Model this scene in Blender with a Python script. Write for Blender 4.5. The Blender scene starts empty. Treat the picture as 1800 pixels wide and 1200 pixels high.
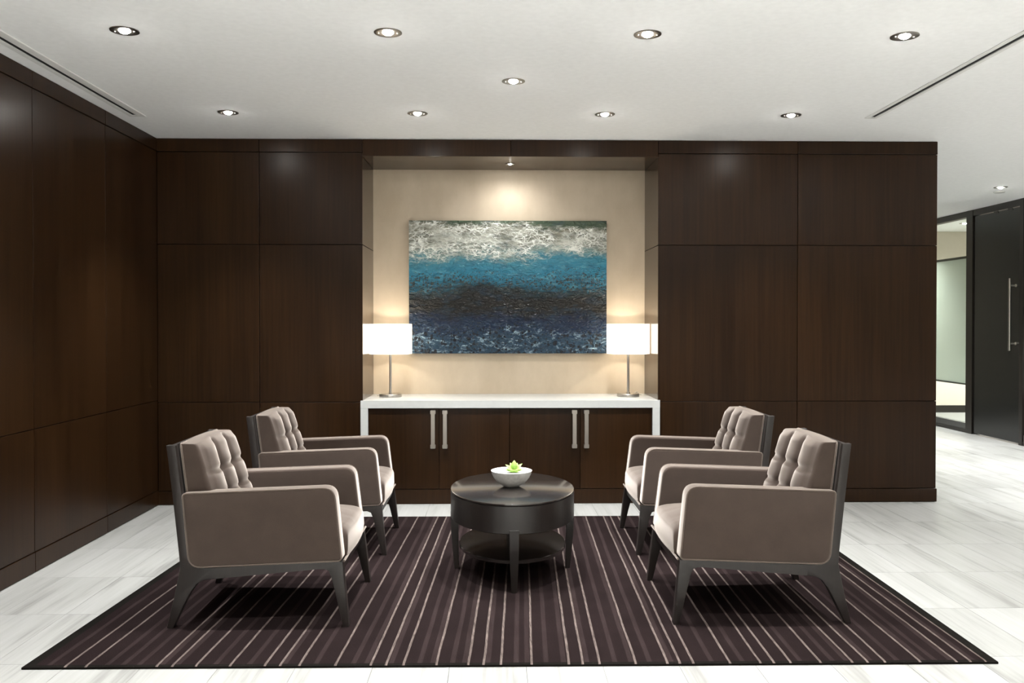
import bpy, bmesh, math, random
from mathutils import Vector, Matrix, noise
random.seed(7)
R = math.radians
scn = bpy.context.scene
C = scn.collection

# ------------------------------------------------------------------ camera, world, exposure
cam_d = bpy.data.cameras.new('camera')
cam = bpy.data.objects.new('camera', cam_d); C.objects.link(cam)
YAW, PITCH, FPX = R(1.2), R(0.65), 1530.0
cam.location = (0, 0, 1.37)
cam.rotation_euler = (R(90) - PITCH, 0, -YAW)
cam_d.sensor_width = 36; cam_d.lens = FPX / 1800 * 36
cam_d.shift_y = -(34 - FPX * math.tan(PITCH)) / 1800
cam_d.clip_start = 0.05; cam_d.clip_end = 60
scn.camera = cam
w = bpy.data.worlds.new('world'); scn.world = w; w.use_nodes = True
w.node_tree.nodes['Background'].inputs[0].default_value = (0.02, 0.02, 0.02, 1)
w.node_tree.nodes['Background'].inputs[1].default_value = 1.0
vs = scn.view_settings
vs.view_transform = 'Standard'; vs.look = 'None'; vs.gamma = 1; vs.use_curve_mapping = False
vs.exposure = 0.68
DOWNLIGHT_W, LOBBY_W, NICHE_W, LAMP_W, CORRIDOR_W, OFFICE_W = 165, 680, 10, 6.2, 400, 400
LIGHT_COL = (.985, .997, 1)

# room numbers (metres; the camera stands at x = y = 0)
H = 2.74; XL = -2.511; YB = 6.555; XE = 3.371; YN = 7.14
NL, NR, NZ = -0.984, 1.241, 2.614
XG = 5.88; YF = 13.05; Y0 = -3.2
RUG_T = 0.012

# ------------------------------------------------------------------ materials
def new_mat(name):
    m = bpy.data.materials.new(name); m.use_nodes = True
    nt = m.node_tree; b = nt.nodes['Principled BSDF']
    return m, nt, b
def N(nt, kind, **kw):
    n = nt.nodes.new(kind)
    for k, v in kw.items(): setattr(n, k, v)
    return n
def L(nt, a, b): nt.links.new(a, b)
def plain(name, col, rough=0.5, metal=0.0, spec=0.5, **kw):
    m, nt, b = new_mat(name)
    b.inputs['Base Color'].default_value = (*col, 1)
    b.inputs['Roughness'].default_value = rough
    b.inputs['Metallic'].default_value = metal
    b.inputs['Specular IOR Level'].default_value = spec
    for k, v in kw.items(): b.inputs[k.replace('_', ' ')].default_value = v
    # fine, colour-only mottling so that no surface is dead flat
    tc = N(nt, 'ShaderNodeTexCoord'); no = N(nt, 'ShaderNodeTexNoise'); no.inputs['Scale'].default_value = 30
    hsv = N(nt, 'ShaderNodeHueSaturation'); hsv.inputs['Color'].default_value = (*col, 1)
    mr = N(nt, 'ShaderNodeMapRange'); mr.inputs[3].default_value = .95; mr.inputs[4].default_value = 1.05
    L(nt, tc.outputs['Object'], no.inputs['Vector']); L(nt, no.outputs['Fac'], mr.inputs[0])
    L(nt, mr.outputs[0], hsv.inputs['Value']); L(nt, hsv.outputs[0], b.inputs['Base Color'])
    return m
def emit(name, col, s):
    m, nt, b = new_mat(name)
    b.inputs['Base Color'].default_value = (*col, 1)
    b.inputs['Emission Color'].default_value = (*col, 1); b.inputs['Emission Strength'].default_value = s
    return m
def wood(name, c1, c2, rough, coat=0.0, spec=0.5, per_object=0.12):
    m, nt, b = new_mat(name)
    geo = N(nt, 'ShaderNodeNewGeometry'); mp = N(nt, 'ShaderNodeMapping')
    mp.inputs['Scale'].default_value = (55, 55, 1.3)
    oi = N(nt, 'ShaderNodeObjectInfo'); va = N(nt, 'ShaderNodeVectorMath', operation='ADD')
    mu = N(nt, 'ShaderNodeVectorMath', operation='SCALE'); mu.inputs[0].default_value = (7, 3, 11)
    L(nt, oi.outputs['Random'], mu.inputs['Scale']); L(nt, geo.outputs['Position'], va.inputs[0]); L(nt, mu.outputs[0], va.inputs[1])
    L(nt, va.outputs[0], mp.inputs['Vector'])
    no = N(nt, 'ShaderNodeTexNoise'); no.inputs['Scale'].default_value = 1; no.inputs['Detail'].default_value = 6; no.inputs['Roughness'].default_value = .65
    L(nt, mp.outputs[0], no.inputs['Vector'])
    mp2 = N(nt, 'ShaderNodeMapping'); mp2.inputs['Scale'].default_value = (6, 6, .25)
    no2 = N(nt, 'ShaderNodeTexNoise'); no2.inputs['Scale'].default_value = 1; no2.inputs['Detail'].default_value = 3
    L(nt, va.outputs[0], mp2.inputs['Vector']); L(nt, mp2.outputs[0], no2.inputs['Vector'])
    mx = N(nt, 'ShaderNodeMath', operation='MULTIPLY_ADD'); mx.inputs[1].default_value = .55
    m2 = N(nt, 'ShaderNodeMath', operation='MULTIPLY'); m2.inputs[1].default_value = .45
    L(nt, no2.outputs['Fac'], m2.inputs[0]); L(nt, no.outputs['Fac'], mx.inputs[0]); L(nt, m2.outputs[0], mx.inputs[2])
    cr = N(nt, 'ShaderNodeValToRGB')
    cr.color_ramp.elements[0].position = .36; cr.color_ramp.elements[0].color = (*c1, 1)
    cr.color_ramp.elements[1].position = .66; cr.color_ramp.elements[1].color = (*c2, 1)
    L(nt, mx.outputs[0], cr.inputs[0])
    hsv = N(nt, 'ShaderNodeHueSaturation'); mr = N(nt, 'ShaderNodeMapRange')
    mr.inputs[3].default_value = 1 - per_object; mr.inputs[4].default_value = 1 + per_object
    L(nt, oi.outputs['Random'], mr.inputs[0]); L(nt, mr.outputs[0], hsv.inputs['Value']); L(nt, cr.outputs[0], hsv.inputs['Color'])
    L(nt, hsv.outputs[0], b.inputs['Base Color'])
    b.inputs['Roughness'].default_value = rough; b.inputs['Specular IOR Level'].default_value = spec
    b.inputs['Coat Weight'].default_value = coat; b.inputs['Coat Roughness'].default_value = rough * .6
    return m
def stone(name):
    m, nt, b = new_mat(name)
    geo = N(nt, 'ShaderNodeNewGeometry'); oi = N(nt, 'ShaderNodeObjectInfo')
    mu = N(nt, 'ShaderNodeVectorMath', operation='SCALE'); mu.inputs[0].default_value = (37, 91, 13)
    va = N(nt, 'ShaderNodeVectorMath', operation='ADD')
    L(nt, oi.outputs['Random'], mu.inputs['Scale']); L(nt, geo.outputs['Position'], va.inputs[0]); L(nt, mu.outputs[0], va.inputs[1])
    def layer(scale, det):
        mp = N(nt, 'ShaderNodeMapping'); mp.inputs['Scale'].default_value = scale
        no = N(nt, 'ShaderNodeTexNoise'); no.inputs['Scale'].default_value = 1; no.inputs['Detail'].default_value = det
        no.inputs['Roughness'].default_value = .6; no.inputs['Distortion'].default_value = .25
        L(nt, va.outputs[0], mp.inputs['Vector']); L(nt, mp.outputs[0], no.inputs['Vector']); return no
    a, c = layer((10, .8, 1), 3), layer((60, 1.8, 1), 4)
    mx = N(nt, 'ShaderNodeMath', operation='MULTIPLY_ADD'); mx.inputs[1].default_value = .65
    m2 = N(nt, 'ShaderNodeMath', operation='MULTIPLY'); m2.inputs[1].default_value = .35
    L(nt, c.outputs['Fac'], m2.inputs[0]); L(nt, a.outputs['Fac'], mx.inputs[0]); L(nt, m2.outputs[0], mx.inputs[2])
    cr = N(nt, 'ShaderNodeValToRGB'); e = cr.color_ramp.elements
    e[0].position = .30; e[0].color = (.205, .201, .188, 1)
    e[1].position = .66; e[1].color = (.395, .393, .378, 1)
    x = e.new(.47); x.color = (.342, .340, .321, 1)
    L(nt, mx.outputs[0], cr.inputs[0])
    hsv = N(nt, 'ShaderNodeHueSaturation'); mr = N(nt, 'ShaderNodeMapRange'); mr.inputs[3].default_value = .97; mr.inputs[4].default_value = 1.03
    L(nt, oi.outputs['Random'], mr.inputs[0]); L(nt, mr.outputs[0], hsv.inputs['Value']); L(nt, cr.outputs[0], hsv.inputs['Color'])
    L(nt, hsv.outputs[0], b.inputs['Base Color'])
    b.inputs['Roughness'].default_value = .38; b.inputs['Specular IOR Level'].default_value = .4
    return m
def velvet(name, col):
    m, nt, b = new_mat(name)
    tc = N(nt, 'ShaderNodeTexCoord')
    no = N(nt, 'ShaderNodeTexNoise'); no.inputs['Scale'].default_value = 14; no.inputs['Detail'].default_value = 4
    fine = N(nt, 'ShaderNodeTexNoise'); fine.inputs['Scale'].default_value = 420; fine.inputs['Detail'].default_value = 2
    L(nt, tc.outputs['Object'], no.inputs['Vector']); L(nt, tc.outputs['Object'], fine.inputs['Vector'])
    ad = N(nt, 'ShaderNodeMath', operation='MULTIPLY_ADD'); ad.inputs[1].default_value = .5
    h = N(nt, 'ShaderNodeMath', operation='MULTIPLY'); h.inputs[1].default_value = .5
    L(nt, fine.outputs['Fac'], h.inputs[0]); L(nt, no.outputs['Fac'], ad.inputs[0]); L(nt, h.outputs[0], ad.inputs[2])
    mr = N(nt, 'ShaderNodeMapRange'); mr.inputs[1].default_value = .3; mr.inputs[2].default_value = .7; mr.inputs[3].default_value = .84; mr.inputs[4].default_value = 1.14
    hsv = N(nt, 'ShaderNodeHueSaturation'); hsv.inputs['Color'].default_value = (*col, 1)
    L(nt, ad.outputs[0], mr.inputs[0]); L(nt, mr.outputs[0], hsv.inputs['Value']); L(nt, hsv.outputs[0], b.inputs['Base Color'])
    b.inputs['Roughness'].default_value = .85; b.inputs['Specular IOR Level'].default_value = .15
    b.inputs['Sheen Weight'].default_value = 1.0; b.inputs['Sheen Roughness'].default_value = .45
    b.inputs['Sheen Tint'].default_value = (.92, .82, .74, 1)
    bp = N(nt, 'ShaderNodeBump'); bp.inputs['Strength'].default_value = .12; bp.inputs['Distance'].default_value = .002
    L(nt, fine.outputs['Fac'], bp.inputs['Height']); L(nt, bp.outputs[0], b.inputs['Normal'])
    return m
def plaster(name, c1, c2, sx=(3, 3, 3), rough=.6):
    m, nt, b = new_mat(name)
    geo = N(nt, 'ShaderNodeNewGeometry'); mp = N(nt, 'ShaderNodeMapping'); mp.inputs['Scale'].default_value = sx
    no = N(nt, 'ShaderNodeTexNoise'); no.inputs['Scale'].default_value = 1; no.inputs['Detail'].default_value = 8; no.inputs['Roughness'].default_value = .62
    L(nt, geo.outputs['Position'], mp.inputs['Vector']); L(nt, mp.outputs[0], no.inputs['Vector'])
    cr = N(nt, 'ShaderNodeValToRGB'); cr.color_ramp.elements[0].position = .3; cr.color_ramp.elements[1].position = .7
    cr.color_ramp.elements[0].color = (*c1, 1); cr.color_ramp.elements[1].color = (*c2, 1)
    L(nt, no.outputs['Fac'], cr.inputs[0]); L(nt, cr.outputs[0], b.inputs['Base Color'])
    b.inputs['Roughness'].default_value = rough; b.inputs['Specular IOR Level'].default_value = .3
    return m
def rug_mat(name, base, streak=None, amount=.5, sc=(90, 9, 1)):
    m, nt, b = new_mat(name)
    geo = N(nt, 'ShaderNodeNewGeometry')
    fine = N(nt, 'ShaderNodeTexNoise'); fine.inputs['Scale'].default_value = 260; fine.inputs['Detail'].default_value = 2
    big = N(nt, 'ShaderNodeTexNoise'); big.inputs['Scale'].default_value = 5; big.inputs['Detail'].default_value = 4
    L(nt, geo.outputs['Position'], fine.inputs['Vector']); L(nt, geo.outputs['Position'], big.inputs['Vector'])
    mr = N(nt, 'ShaderNodeMapRange'); mr.inputs[1].default_value = .3; mr.inputs[2].default_value = .7; mr.inputs[3].default_value = .78; mr.inputs[4].default_value = 1.22
    ad = N(nt, 'ShaderNodeMath', operation='ADD'); hf = N(nt, 'ShaderNodeMath', operation='MULTIPLY'); hf.inputs[1].default_value = .5
    L(nt, fine.outputs['Fac'], ad.inputs[0]); L(nt, big.outputs['Fac'], ad.inputs[1]); L(nt, ad.outputs[0], hf.inputs[0]); L(nt, hf.outputs[0], mr.inputs[0])
    hsv = N(nt, 'ShaderNodeHueSaturation'); hsv.inputs['Color'].default_value = (*base, 1)
    if streak:
        mp = N(nt, 'ShaderNodeMapping'); mp.inputs['Scale'].default_value = sc
        no = N(nt, 'ShaderNodeTexNoise'); no.inputs['Scale'].default_value = 1; no.inputs['Detail'].default_value = 5; no.inputs['Roughness'].default_value = .7
        L(nt, geo.outputs['Position'], mp.inputs['Vector']); L(nt, mp.outputs[0], no.inputs['Vector'])
        cr = N(nt, 'ShaderNodeValToRGB'); e = cr.color_ramp.elements
        e[0].position = .5 - amount * .25; e[0].color = (*base, 1); e[1].position = .5 + amount * .35; e[1].color = (*streak, 1)
        L(nt, no.outputs['Fac'], cr.inputs[0]); L(nt, cr.outputs[0], hsv.inputs['Color'])
    L(nt, mr.outputs[0], hsv.inputs['Value']); L(nt, hsv.outputs[0], b.inputs['Base Color'])
    b.inputs['Roughness'].default_value = 1; b.inputs['Specular IOR Level'].default_value = .02
    bp = N(nt, 'ShaderNodeBump'); bp.inputs['Strength'].default_value = .35; bp.inputs['Distance'].default_value = .003
    L(nt, fine.outputs['Fac'], bp.inputs['Height']); L(nt, bp.outputs[0], b.inputs['Normal'])
    return m
def painting_mat(name, x0, x1, z0, z1):
    m, nt, b = new_mat(name)
    geo = N(nt, 'ShaderNodeNewGeometry')
    sep = N(nt, 'ShaderNodeSeparateXYZ'); L(nt, geo.outputs['Position'], sep.inputs[0])
    v = N(nt, 'ShaderNodeMapRange'); v.inputs[1].default_value = z0; v.inputs[2].default_value = z1; L(nt, sep.outputs['Z'], v.inputs[0])
    def noi(scale, det=4, rough=.6, dist=0.):
        mp = N(nt, 'ShaderNodeMapping'); mp.inputs['Scale'].default_value = scale
        n = N(nt, 'ShaderNodeTexNoise'); n.inputs['Scale'].default_value = 1; n.inputs['Detail'].default_value = det
        n.inputs['Roughness'].default_value = rough; n.inputs['Distortion'].default_value = dist
        L(nt, geo.outputs['Position'], mp.inputs['Vector']); L(nt, mp.outputs[0], n.inputs['Vector']); return n.outputs['Fac']
    def math_(op, a, c, d=None):
        n = N(nt, 'ShaderNodeMath', operation=op)
        for i, q in enumerate((a, c, d)):
            if q is None: continue
            if isinstance(q, (int, float)): n.inputs[i].default_value = q
            else: L(nt, q, n.inputs[i])
        return n.outputs[0]
    def band(lo, lo2, hi2, hi):      # smooth window in v
        n = N(nt, 'ShaderNodeFloatCurve')
        a = N(nt, 'ShaderNodeMapRange'); a.interpolation_type = 'SMOOTHSTEP'; a.inputs[1].default_value = lo; a.inputs[2].default_value = lo2
        c = N(nt, 'ShaderNodeMapRange'); c.interpolation_type = 'SMOOTHSTEP'; c.inputs[1].default_value = hi2; c.inputs[2].default_value = hi; c.inputs[3].default_value = 1; c.inputs[4].default_value = 0
        nt.nodes.remove(n)
        L(nt, vw, a.inputs[0]); L(nt, vw, c.inputs[0])
        return math_('MULTIPLY', a.outputs[0], c.outputs[0])
    def mix(fac, a, c):
        n = N(nt, 'ShaderNodeMix', data_type='RGBA')
        if isinstance(fac, float): n.inputs[0].default_value = fac
        else: L(nt, fac, n.inputs[0])
        for i, q in ((6, a), (7, c)):
            if isinstance(q, tuple): n.inputs[i].default_value = (*q, 1)
            else: L(nt, q, n.inputs[i])
        return n.outputs[2]
    def step(val, a, c):
        n = N(nt, 'ShaderNodeMapRange'); n.inputs[1].default_value = a; n.inputs[2].default_value = c; L(nt, val, n.inputs[0]); return n.outputs[0]
    wl = noi((1.9, 1, 4), 4, .55); ws = noi((12, 1, 30), 5, .65, .5)
    vw = math_('ADD', v.outputs[0], math_('ADD', math_('MULTIPLY_ADD', wl, .24, -.12), math_('MULTIPLY_ADD', ws, .16, -.08)))
    cr = N(nt, 'ShaderNodeValToRGB'); e = cr.color_ramp.elements
    stops = [(0.0, (.016, .042, .075)), (.10, (.020, .052, .09)), (.17, (.010, .025, .06)), (.24, (.009, .020, .052)), (.29, (.010, .014, .022)), (.34, (.012, .011, .009)), (.42, (.010, .010, .009)),
             (.47, (.012, .022, .026)), (.51, (.015, .09, .14)), (.56, (.022, .155, .24)), (.63, (.028, .19, .29)), (.71, (.045, .20, .27)), (.76, (.16, .26, .25)), (.82, (.22, .23, .19)), (.93, (.20, .19, .14)), (.985, (.07, .10, .065))]
    e[0].position, e[0].color = stops[0][0], (*stops[0][1], 1); e[1].position, e[1].color = stops[-1][0], (*stops[-1][1], 1)
    for p, c in stops[1:-1]:
        q = e.new(p); q.color = (*c, 1)
    L(nt, vw, cr.inputs[0]); col = cr.outputs[0]
    # colour variation
    col = mix(math_('MULTIPLY', step(noi((7, 1, 18), 4), .5, .72), .45), col, (.02, .05, .09))
    col = mix(math_('MULTIPLY', math_('MULTIPLY', step(noi((10, 1, 24), 4), .55, .75), .5), band(.45, .55, .68, .78)), col, (.18, .45, .50))
    # pale blue lace at the bottom
    lace = step(noi((11, 1, 24), 8, .78, .8), .53, .66)
    col = mix(math_('MULTIPLY', lace, band(-.2, -.05, .14, .24)), col, (.36, .52, .63))
    # dark round cells: bottom and along the edge of the dark band
    def cells(scale, size, bandv, colr):
        vo = N(nt, 'ShaderNodeTexVoronoi'); vo.inputs['Scale'].default_value = scale; vo.inputs['Randomness'].default_value = 1
        L(nt, geo.outputs['Position'], vo.inputs['Vector'])
        wn = N(nt, 'ShaderNodeSeparateColor'); L(nt, vo.outputs['Color'], wn.inputs[0])
        rr = math_('MULTIPLY', math_('POWER', wn.outputs[0], 3.0), size)
        f = math_('LESS_THAN', vo.outputs['Distance'], rr)
        return mix(math_('MULTIPLY', f, bandv), col, colr)
    col = cells(20, .42, band(-.2, -.1, .12, .18), (.006, .008, .012))
    col = cells(38, .75, band(-.2, -.1, .17, .23), (.008, .012, .02))
    col = cells(70, .7, band(-.2, -.1, .20, .26), (.012, .02, .03))
    col = cells(60, .85, band(.42, .46, .54, .60), (.02, .035, .04))
    col = cells(95, .8, band(.44, .48, .58, .66), (.035, .05, .045))
    # white lacing near the top: thin ridged-noise threads
    def threads(scale, dist, width):
        n = noi(scale, 3, .55, dist)
        return step(math_('ABSOLUTE', math_('SUBTRACT', n, .5), 0), width, width * .25)
    def net(scale, width, warp):
        mp = N(nt, 'ShaderNodeMapping'); mp.inputs['Scale'].default_value = scale
        wn = N(nt, 'ShaderNodeTexNoise'); wn.inputs['Scale'].default_value = 14; wn.inputs['Detail'].default_value = 4
        sc = N(nt, 'ShaderNodeVectorMath', operation='SCALE'); sc.inputs['Scale'].default_value = warp
        ad = N(nt, 'ShaderNodeVectorMath', operation='ADD')
        L(nt, geo.outputs['Position'], wn.inputs['Vector']); L(nt, wn.outputs['Color'], sc.inputs[0])
        L(nt, geo.outputs['Position'], ad.inputs[0]); L(nt, sc.outputs[0], ad.inputs[1]); L(nt, ad.outputs[0], mp.inputs['Vector'])
        vo = N(nt, 'ShaderNodeTexVoronoi', feature='DISTANCE_TO_EDGE'); vo.inputs['Scale'].default_value = 1
        L(nt, mp.outputs[0], vo.inputs['Vector'])
        return step(vo.outputs['Distance'], width, width*.35)
    foam = math_('MAXIMUM', net((12, .3, 34), .075, .09), math_('MULTIPLY', net((24, .3, 60), .09, .05), .7))
    foam = math_('MULTIPLY', foam, step(noi((5, 1, 9), 3), .36, .54))
    col = mix(math_('MULTIPLY', foam, band(.70, .79, .93, .99)), col, (.86, .88, .82))
    col = mix(math_('MULTIPLY', step(noi((4, 1, 12), 4), .45, .62), math_('MULTIPLY', band(.74, .82, .90, .97), .6)), col, (.72, .74, .66))
    L(nt, col, b.inputs['Base Color'])
    b.inputs['Roughness'].default_value = .45; b.inputs['Specular IOR Level'].default_value = .04; b.inputs['Coat Weight'].default_value = .6; b.inputs['Coat Roughness'].default_value = .06
    bp = N(nt, 'ShaderNodeBump'); bp.inputs['Strength'].default_value = 1.0; bp.inputs['Distance'].default_value = .026
    L(nt, noi((22, 1, 40), 3, .5, .8), bp.inputs['Height']); L(nt, bp.outputs[0], b.inputs['Normal']); L(nt, bp.outputs[0], b.inputs['Coat Normal'])
    return m
def glass(name, tint=(.93, .97, .95)):
    m, nt, b = new_mat(name); nt.nodes.remove(b)
    out = nt.nodes['Material Output']
    tr = N(nt, 'ShaderNodeBsdfTransparent'); tr.inputs[0].default_value = (*tint, 1)
    gl = N(nt, 'ShaderNodeBsdfGlossy'); gl.inputs['Roughness'].default_value = .02
    lw = N(nt, 'ShaderNodeLayerWeight'); lw.inputs[0].default_value = .5
    pw = N(nt, 'ShaderNodeMath', operation='POWER'); pw.inputs[1].default_value = 5; L(nt, lw.outputs['Facing'], pw.inputs[0])
    fr = N(nt, 'ShaderNodeMath', operation='MULTIPLY_ADD'); fr.inputs[1].default_value = .9; fr.inputs[2].default_value = .04; L(nt, pw.outputs[0], fr.inputs[0])
    mx = N(nt, 'ShaderNodeMixShader'); L(nt, fr.outputs[0], mx.inputs[0]); L(nt, tr.outputs[0], mx.inputs[1]); L(nt, gl.outputs[0], mx.inputs[2])
    L(nt, mx.outputs[0], out.inputs[0]); return m
def shade_mat(name):
    m, nt, b = new_mat(name); nt.nodes.remove(b)
    out = nt.nodes['Material Output']
    tl = N(nt, 'ShaderNodeBsdfTranslucent'); tl.inputs[0].default_value = (.93, .88, .78, 1)
    df = N(nt, 'ShaderNodeBsdfDiffuse'); df.inputs[0].default_value = (.9, .88, .83, 1)
    mx = N(nt, 'ShaderNodeMixShader'); mx.inputs[0].default_value = .45
    L(nt, tl.outputs[0], mx.inputs[1]); L(nt, df.outputs[0], mx.inputs[2])
    em = N(nt, 'ShaderNodeEmission'); em.inputs[0].default_value = (1, .96, .90, 1); em.inputs[1].default_value = .9   # glowing lamp shade
    ad = N(nt, 'ShaderNodeAddShader'); L(nt, mx.outputs[0], ad.inputs[0]); L(nt, em.outputs[0], ad.inputs[1])
    L(nt, ad.outputs[0], out.inputs[0]); return m

M = {}
M['wood'] = wood('dark_walnut_panel', (.0148, .0061, .0020), (.030, .0136, .0049), .30, coat=0, spec=.17)
M['wood_gloss'] = wood('polished_walnut_lining', (.021, .0084, .0027), (.043, .0192, .0070), .15, coat=0, spec=.32)
M['lacquer'] = wood('espresso_lacquer', (.012, .009, .0080), (.020, .015, .0125), .19, coat=.6)
M['lacquer_side'] = wood('espresso_apron', (.012, .009, .0080), (.020, .015, .0125), .36, coat=.12)
M['wood_gap'] = plain('panel_joint', (.006, .004, .003), .9)
M['espresso'] = wood('espresso_wood', (.012, .009, .0080), (.022, .0165, .014), .40, coat=.15)
M['stone'] = stone('vein_cut_stone')
M['grout'] = plain('grout', (.55, .54, .50), .9)
M['ceiling'] = plain('white_paint', (.91, .91, .90), .9, spec=.1)
M['white_wall'] = plain('pale_wall_paint', (.45, .43, .40), .9, spec=.1)
M['beige'] = plaster('beige_wallcovering', (.49, .40, .29), (.60, .50, .375), (4, 4, 2.2), .45)
M['office'] = plain('office_beige', (.70, .62, .52), .8)
M['carpet'] = plain('office_carpet', (.22, .21, .19), .95)
M['white_solid'] = plain('white_quartz', (.54, .55, .535), .22)
M['velvet'] = velvet('taupe_velvet', (.060, .0420, .0336))
M['pipe'] = velvet('taupe_piping', (.13, .10, .083))
M['button'] = velvet('taupe_button', (.15, .12, .10))
M['rug'] = rug_mat('rug_plum', (.0128, .0084, .0084))
M['rug_edge'] = rug_mat('rug_binding', (.0085, .0075, .0065))
M['rug_mid'] = rug_mat('rug_mid_stripe', (.0195, .0127, .0124), (.0275, .0195, .019), .8, (60, 4, 1))
M['rug_light'] = rug_mat('rug_light_stripe', (.022, .015, .0145), (.22, .175, .155), .95, (220, 14, 1))
M['nickel'] = plain('brushed_nickel', (.46, .43, .39), .34, 1.0)
M['dark_nickel'] = plain('dark_nickel', (.30, .275, .245), .30, 1.0)
M['steel'] = plain('satin_steel', (.62, .58, .52), .3, 1.0)
M['lamp_metal'] = plain('lamp_nickel', (.50, .47, .43), .28, 1.0)
M['bulb'] = emit('downlight_lamp', (1, .98, .93), 260)
M['lamp_bulb'] = emit('warm_bulb', (1, .88, .70), 12)
M['shade'] = shade_mat('linen_shade')
M['bowl'] = plaster('stone_bowl', (.42, .41, .38), (.62, .61, .57), (40, 40, 40), .6)
M['bowl_rim'] = plain('white_bowl_inside', (.86, .86, .84), .45)
M['sand'] = plain('white_sand', (.70, .70, .68), .9)
M['leaf'] = plain('pale_green_leaf', (.25, .40, .075), .5, Subsurface_Weight=.25)
M['leaf'].node_tree.nodes['Principled BSDF'].inputs['Subsurface Radius'].default_value = (.02, .03, .008)
M['black_door'] = plain('black_lacquer', (.010, .0105, .010), .22)
M['black_frame'] = plain('dark_bronze_frame', (.014, .011, .009), .35)
M['grey_rail'] = plain('grey_metal_rail', (.075, .075, .07), .4)
M['glass'] = glass('clear_glass')
def frosted(name):
    m, nt, b = new_mat(name); out = nt.nodes['Material Output']
    b.inputs['Base Color'].default_value = (.80, .82, .76, 1); b.inputs['Roughness'].default_value = .5
    tl = N(nt, 'ShaderNodeBsdfTranslucent'); tl.inputs[0].default_value = (.84, .86, .80, 1)
    mx = N(nt, 'ShaderNodeMixShader'); mx.inputs[0].default_value = .5
    L(nt, b.outputs[0], mx.inputs[1]); L(nt, tl.outputs[0], mx.inputs[2]); L(nt, mx.outputs[0], out.inputs[0]); return m
M['frost'] = frosted('frosted_glass_panel')
M['slot'] = plain('vent_slot', (.01, .01, .01), .9)
M['vent'] = plain('vent_white', (.74, .735, .71), .6)
M['cord'] = plain('clear_cord', (.7, .68, .62), .4)
M['canvas'] = plain('panel_edge', (.03, .05, .06), .5)
M['sprinkler'] = plain('sprinkler_plate', (.55, .54, .51), .6)

# ------------------------------------------------------------------ mesh helpers
def obj(name, bm, m, parent=None, smooth=None, loc=None):
    me = bpy.data.meshes.new(name)
    if smooth is not None:
        for f in bm.faces: f.smooth = True
        for e in bm.edges:
            if len(e.link_faces) == 2 and e.calc_face_angle(0) > R(smooth): e.smooth = False
    bm.to_mesh(me); bm.free()
    for q in (m if isinstance(m, (list, tuple)) else [m]): me.materials.append(M[q])
    o = bpy.data.objects.new(name, me); C.objects.link(o)
    if parent: o.parent = parent
    if loc: o.location = loc
    return o
def tag(o, label, cat, group=None):
    o['label'] = label; o['category'] = cat
    if group: o['group'] = group
    return o
def thing(name, label, cat, loc=(0, 0, 0), rz=0, group=None):
    o = bpy.data.objects.new(name, None); C.objects.link(o)
    o.location = loc; o.rotation_euler = (0, 0, rz); o.empty_display_size = .1
    return tag(o, label, cat, group)
def struct(name, bm, m, parent=None, smooth=None):
    o = obj(name, bm, m, parent, smooth)
    if not parent: o['kind'] = 'structure'
    return o
def box(bm, x0, x1, y0, y1, z0, z1, mi=0):
    vv = [bm.verts.new(p) for p in ((x0,y0,z0),(x1,y0,z0),(x1,y1,z0),(x0,y1,z0),(x0,y0,z1),(x1,y0,z1),(x1,y1,z1),(x0,y1,z1))]
    fs = [bm.faces.new([vv[i] for i in q]) for q in ((3,2,1,0),(4,5,6,7),(0,1,5,4),(1,2,6,5),(2,3,7,6),(3,0,4,7))]
    for f in fs: f.material_index = mi
    return fs
def bx(*a, bevel=0.0, seg=2):
    bm = bmesh.new(); box(bm, *a)
    if bevel: bmesh.ops.bevel(bm, geom=list(bm.edges), offset=bevel, segments=seg, affect='EDGES', profile=.5)
    return bm
def lathe(bm, prof, cx=0, cy=0, n=48, sx=1, sy=1, mi=0):
    rings = []
    for r, z in prof:
        if r < 1e-6: rings.append([bm.verts.new((cx, cy, z))])
        else: rings.append([bm.verts.new((cx + sx*r*math.cos(2*math.pi*i/n), cy + sy*r*math.sin(2*math.pi*i/n), z)) for i in range(n)])
    for a, b in zip(rings, rings[1:]):
        for i in range(n):
            j = (i + 1) % n
            q = [a[0] if len(a) == 1 else a[i], a[0] if len(a) == 1 else a[j], b[0] if len(b) == 1 else b[j], b[0] if len(b) == 1 else b[i]]
            u = []
            for t in q:
                if t not in u: u.append(t)
            if len(u) > 2:
                f = bm.faces.new(u); f.material_index = mi
    bmesh.ops.recalc_face_normals(bm, faces=bm.faces)
    return bm
def tube(bm, pts, r, n=8, closed=False):
    P = [Vector(p) for p in pts]; rings = []
    k = len(P); prev = None
    for i in range(k):
        a = P[i-1] if (i or closed) else P[i]; c = P[(i+1) % k] if (i < k-1 or closed) else P[i]
        t = (c - a).normalized()
        if prev is None:
            up = Vector((0, 0, 1)) if abs(t.z) < .9 else Vector((1, 0, 0)); nrm = t.cross(up).normalized()
        else: nrm = (prev - t * prev.dot(t)).normalized()
        prev = nrm; bi = t.cross(nrm)
        rings.append([bm.verts.new(P[i] + (nrm*math.cos(2*math.pi*j/n) + bi*math.sin(2*math.pi*j/n))*r) for j in range(n)])
    rr = list(zip(rings, rings[1:])) + ([(rings[-1], rings[0])] if closed else [])
    for a, b in rr:
        for j in range(n): bm.faces.new((a[j], a[(j+1) % n], b[(j+1) % n], b[j]))
    if not closed: bm.faces.new(rings[0][::-1]); bm.faces.new(rings[-1])
    bmesh.ops.recalc_face_normals(bm, faces=bm.faces)
    return bm
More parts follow.
